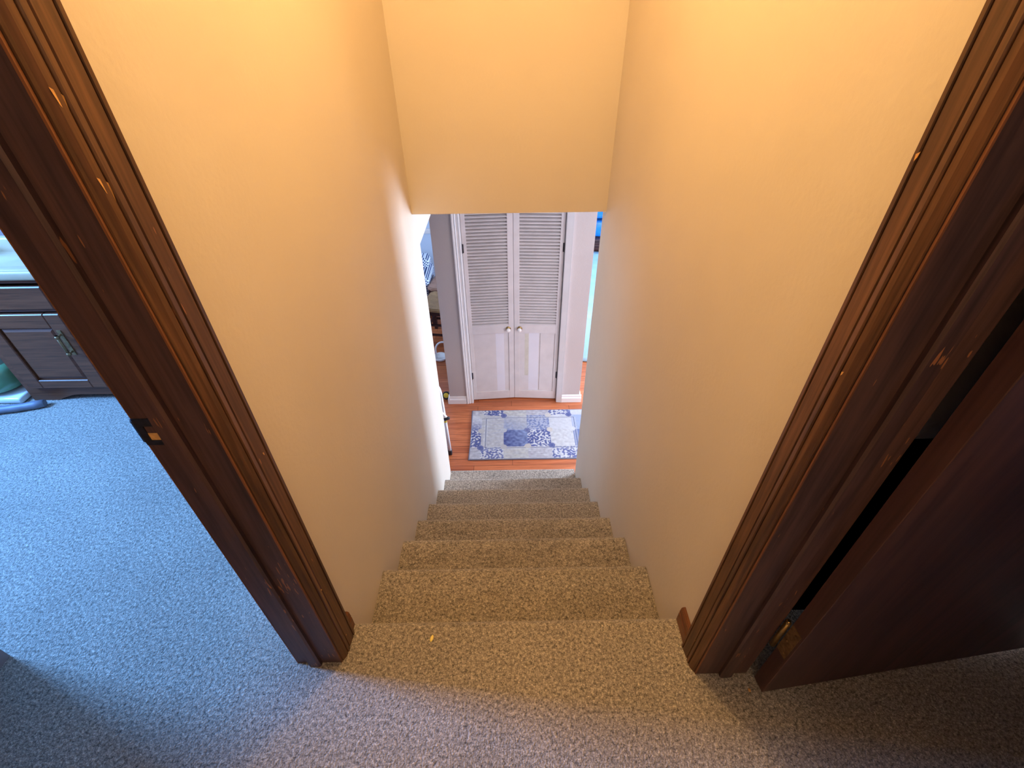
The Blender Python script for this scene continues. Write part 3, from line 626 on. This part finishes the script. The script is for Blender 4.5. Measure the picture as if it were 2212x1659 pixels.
o = MB().rbox(-0.022, 0.018, -0.012, 0.014, -0.045, 0.055, 0.006, xf=Xk).build('latch_sleeve', M['porcelain'], ld); o['label'] = 'white latch sleeve with a teal label'
o = MB().rbox(-0.024, 0.0, -0.0128, 0.0, -0.005, 0.05, 0.004, xf=Xk).build('label_patch', M['teal'], o)
MB().tube([(xr - 0.002, 2.03, zz + 0.43), (xr + 0.036, 2.03, zz + 0.442)], [0.015, 0.012], 10).build('latch_knob', M['black'], ld)
MB().rbox(xr - 0.034, xr + 0.011, 2.036, 2.050, zz + 0.385, zz + 0.415, 0.004).build('caution_label', M['yellow'], ld)
MB().rbox(xr - 0.046, xr - 0.014, 2.036, 2.050, zz + 0.335, zz + 0.370, 0.004).build('rating_label', M['bluelab'], ld)

# tape measure beside the closet
tm = root('tape_measure', (-0.605, 2.80, ZF + 0.034), 'round black and yellow tape measure on the floor left of the closet', 'tape measure')
XT = Matrix.Translation((-0.608, 2.79, ZF + 0.036)) @ Matrix.Rotation(math.radians(58), 4, 'X')
MB().lathe([(0.030, -0.014), (0.036, -0.011), (0.036, 0.011), (0.030, 0.014)], (0, 0, 0), 24, 0, XT).build('case', M['black'], tm)
MB().lathe([(0.024, 0.014), (0.024, 0.0155), (0.006, 0.0165)], (0, 0, 0), 24, 0, XT).build('face', M['yellow'], tm)

# gooseneck lamp on the floor
gl = root('gooseneck_lamp', (-0.735, 3.44, ZF), 'small white gooseneck lamp standing on the plank floor', 'lamp')
MB().lathe([(0.055, 0.0005), (0.068, 0.006), (0.074, 0.026), (0.070, 0.030), (0.058, 0.018), (0.02, 0.013), (0.004, 0.012)], (-0.735, 3.44, ZF), 28).build('dish_base', M['porcelain'], gl)
neck = [(-0.772, 3.43, ZF + 0.016), (-0.772, 3.43, ZF + 0.10)] + bez((-0.772, 3.43, ZF + 0.10), (-0.775, 3.44, ZF + 0.20), (-0.68, 3.46, ZF + 0.225), (-0.64, 3.47, ZF + 0.14), 12)[1:]
MB().tube(neck, 0.0085, 10).build('neck', M['steel_white'], gl)
MB().lathe([(0.030, -0.05), (0.032, -0.045), (0.018, -0.008), (0.010, 0.0)], (-0.64, 3.47, ZF + 0.14), 18).build('lamp_head', M['porcelain'], gl)

# ------------------------------------------------------------------ dining chairs
def chair(loc, rot, seat_mat, label, pad):
    r = root('wooden_stool', loc, label, 'stool', 'stools seen through the left gap')
    X = Matrix.Translation(loc) @ Matrix.Rotation(rot, 4, 'Z')
    m = MB()
    pr = [(-0.15, 0.19), (0.15, 0.19), (0.185, 0.165), (0.205, 0.0), (0.215, -0.17), (0.17, -0.205), (0.0, -0.225), (-0.17, -0.205), (-0.215, -0.17), (-0.205, 0.0), (-0.185, 0.165)]
    m.extrude(pr, 'Z', 0.425, 0.448, xf=X); m.extrude([(a * 0.93, b * 0.93) for a, b in pr], 'Z', 0.448, 0.456, xf=X); m.build('seat', seat_mat, r)
    m = MB()
    for b in ((-0.19, 0.19, -0.195, -0.175), (-0.17, 0.17, 0.155, 0.175)): m.box(b[0], b[1], b[2], b[3], 0.37, 0.425, xf=X)
    for s in (-1, 1): m.box(s * 0.185 - 0.01, s * 0.185 + 0.01, -0.18, 0.16, 0.37, 0.425, xf=X)
    m.build('apron', M['dark_wood'], r)
    for x in (-0.18, 0.18):
        MB().box(x - 0.017, x + 0.017, -0.2, -0.166, 0.0005, 0.43, xf=X).build('leg', M['dark_wood'], r)
        m = MB(); m.add([(x * .95 - .016, .15, .0005), (x * .95 + .016, .15, .0005), (x * .95 + .016, .18, .0005), (x * .95 - .016, .18, .0005)] + [(x * .9 + dx, dy, .43) for dx, dy in ((-.016, .155), (.016, .155), (.016, .185), (-.016, .185))] + [(x * .95 + dx, dy, .95) for dx, dy in ((-.014, .235), (.014, .235), (.014, .26), (-.014, .26))],
                        [(0, 1, 5, 4), (1, 2, 6, 5), (2, 3, 7, 6), (3, 0, 4, 7), (4, 5, 9, 8), (5, 6, 10, 9), (6, 7, 11, 10), (7, 4, 8, 11), (8, 9, 10, 11), (3, 2, 1, 0)], xf=X)
        if pad: m.build('leg', M['dark_wood'], r)
        else: MB().box(x * .92 - 0.016, x * .92 + 0.016, 0.14, 0.172, 0.0005, 0.43, xf=X).build('leg', M['dark_wood'], r)
    m = MB()
    for z in (0.12, 0.24):
        m.box(-0.18, 0.18, -0.191, -0.175, z, z + 0.022, xf=X); m.box(-0.17, 0.17, 0.150, 0.166, z, z + 0.022, xf=X)
        for s in (-1, 1): m.box(s * 0.175 - 0.008, s * 0.175 + 0.008, -0.18, 0.155, z + 0.03, z + 0.05, xf=X)
    m.build('stretcher', M['dark_wood'], r)
    if pad:
        m = MB().box(-0.165, 0.165, 0.235, 0.255, 0.86, 0.95, xf=X)
        for i in range(5): m.box(-0.13 + i * 0.06, -0.11 + i * 0.06, 0.19, 0.205, 0.45, 0.66, xf=X); m.box(-0.13 + i * 0.06, -0.11 + i * 0.06, 0.205, 0.245, 0.66, 0.87, xf=X)
        m.build('backrest', M['dark_wood'], r)
chair((-0.70, 3.86, ZF), math.radians(-8), M['tan'], 'dark framed stool with a rounded tan seat, nearer one in the left gap', False)
chair((-0.68, 4.31, ZF), math.radians(-5), M['pink'], 'dark framed stool with a pinkish wooden seat behind the tan seated one', False)

# patterned armchair and cushion
ac = root('armchair', (-1.20, 4.45, ZF), 'low armchair in navy and white fretwork fabric by the blue wall', 'armchair')
MB().rbox(-1.55, -0.90, 4.22, 4.72, ZF + 0.10, ZF + 0.40, 0.05, seg=3).build('seat', M['fret'], ac)
MB().rbox(-1.55, -0.93, 4.52, 4.76, ZF + 0.30, ZF + 0.62, 0.06, seg=3).build('backrest', M['fret'], ac)
MB().rbox(-1.02, -0.90, 4.22, 4.70, ZF + 0.30, ZF + 0.52, 0.045, seg=3).build('armrest', M['fret'], ac)
for x in (-1.5, -0.95):
    for y in (4.27, 4.67): MB().tube([(x, y, ZF + 0.0005), (x, y, ZF + 0.12)], [0.014, 0.02], 10).build('leg', M['dark_wood'], ac)
cu = MB().rbox(-0.07, 0.07, -0.07, 0.07, -0.16, 0.16, 0.04, seg=3, xf=Matrix.Translation((-1.12, 4.32, ZF + 0.64)) @ Matrix.Rotation(math.radians(14), 4, 'Y'))
o = cu.build('cushion', M['navy']); tag(o, 'dark navy cushion standing on the fretwork armchair', 'cushion')

# ------------------------------------------------------------------ day bed, bench and blue bundles in the right gap
bd = root('day_bed', (1.3, 4.1, ZF), 'day bed covered with a pale blue blanket right of the closet', 'bed')
MB().rbox(0.70, 2.5, 3.36, 4.82, ZF + 0.06, ZF + 0.30, 0.02).build('bed_base', M['navy'], bd)
def blanket():
    m = MB(); nx, n = 46, 30; vs = []
    for j in range(n + 1):
        for i in range(nx + 1):
            x = 0.66 + 1.9 * i / nx; t = j / n
            if t < 0.3:
                q = t / 0.3; y = 3.335 + 0.010 * math.sin(x * 38) * (1 - q); z = ZF + 0.012 + q * 0.50
            elif t < 0.36:
                q = (t - 0.3) / 0.06; y = 3.335 + 0.05 * (1 - math.cos(q * PI / 2)) + 0.0; z = ZF + 0.512 + 0.04 * math.sin(q * PI / 2)
            else:
                q = (t - 0.36) / 0.64; y = 3.385 + q * 1.45; z = ZF + 0.552
            z += 0.010 * noise.noise(Vector((x * 6, y * 5, z * 5))); y += 0.012 * noise.noise(Vector((x * 9, z * 3, 1)))
            vs.append((x, y, z))
    fs = [(j * (nx + 1) + i, j * (nx + 1) + i + 1, (j + 1) * (nx + 1) + i + 1, (j + 1) * (nx + 1) + i) for j in range(n) for i in range(nx)]
    m.add(vs, fs, 0, True); o = m.build('blanket', M['ltblue'], bd)
    s = o.modifiers.new('thick', 'SOLIDIFY'); s.thickness = 0.012; s.offset = -1
blanket()
MB().rbox(0.70, 2.5, 3.40, 4.82, ZF + 0.30, ZF + 0.535, 0.04, seg=3).build('mattress', M['porcelain'], bd)
sb = root('wooden_sideboard', (1.4, 5.15, ZF), 'dark wooden sideboard behind the pale blue day bed', 'sideboard')
MB().rbox(0.72, 2.4, 4.93, 5.40, ZF + 0.06, ZF + 0.64, 0.01, smooth=False).build('body', M['dark_wood'], sb)
MB().rbox(0.70, 2.42, 4.90, 5.42, ZF + 0.64, ZF + 0.672, 0.008, smooth=False).build('top', M['dark_wood'], sb)
for x in (0.76, 1.2, 1.64, 2.08): MB().rbox(x, x + 0.38, 4.915, 4.93, ZF + 0.12, ZF + 0.36, 0.006, smooth=False).build('door', M['dark_wood'], sb)
for x in (0.76, 1.2, 1.64, 2.08): MB().rbox(x, x + 0.38, 4.915, 4.93, ZF + 0.40, ZF + 0.60, 0.006, smooth=False).build('drawer', M['dark_wood'], sb)
for x in (0.78, 2.34):
    for y in (4.96, 5.36): MB().box(x - 0.025, x + 0.025, y - 0.025, y + 0.025, ZF + 0.0005, ZF + 0.07).build('leg', M['dark_wood'], sb)
def quilt(x0, x1, y0, y1, z0, z1, label, seed):
    bm = bmesh.new(); bmesh.ops.create_cube(bm, size=1); bmesh.ops.subdivide_edges(bm, edges=bm.edges[:], cuts=9, use_grid_fill=True)
    for v_ in bm.verts:
        c = v_.co * 2; k = max(abs(c.x), abs(c.y), abs(c.z)); d_ = c.normalized(); p = c * 0.72 + d_ * 0.28 * k
        n_ = noise.noise(Vector((p.x * 2.4 + seed, p.y * 2.4, p.z * 1.6))) * 0.13
        p *= 1 + n_; v_.co = Vector(((x0 + x1) / 2 + p.x * (x1 - x0) / 2, (y0 + y1) / 2 + p.y * (y1 - y0) / 2, z0 + max(0, (p.z + 0.95) / 1.9) * (z1 - z0)))
    bm.verts.index_update(); m = MB(); m.add([q.co[:] for q in bm.verts], [[a.index for a in f_.verts] for f_ in bm.faces], 0, True); bm.free()
    tag(m.build('quilt_bundle', M['royal']), label, 'quilt', 'blue quilts on the sideboard')
quilt(0.76, 1.75, 4.96, 5.36, ZF + 0.673, ZF + 0.86, 'royal blue folded quilt lying directly on the dark sideboard', 1.3)
quilt(0.80, 1.70, 5.00, 5.36, ZF + 0.88, ZF + 1.14, 'puffy royal blue quilt on top of the folded one', 5.1)
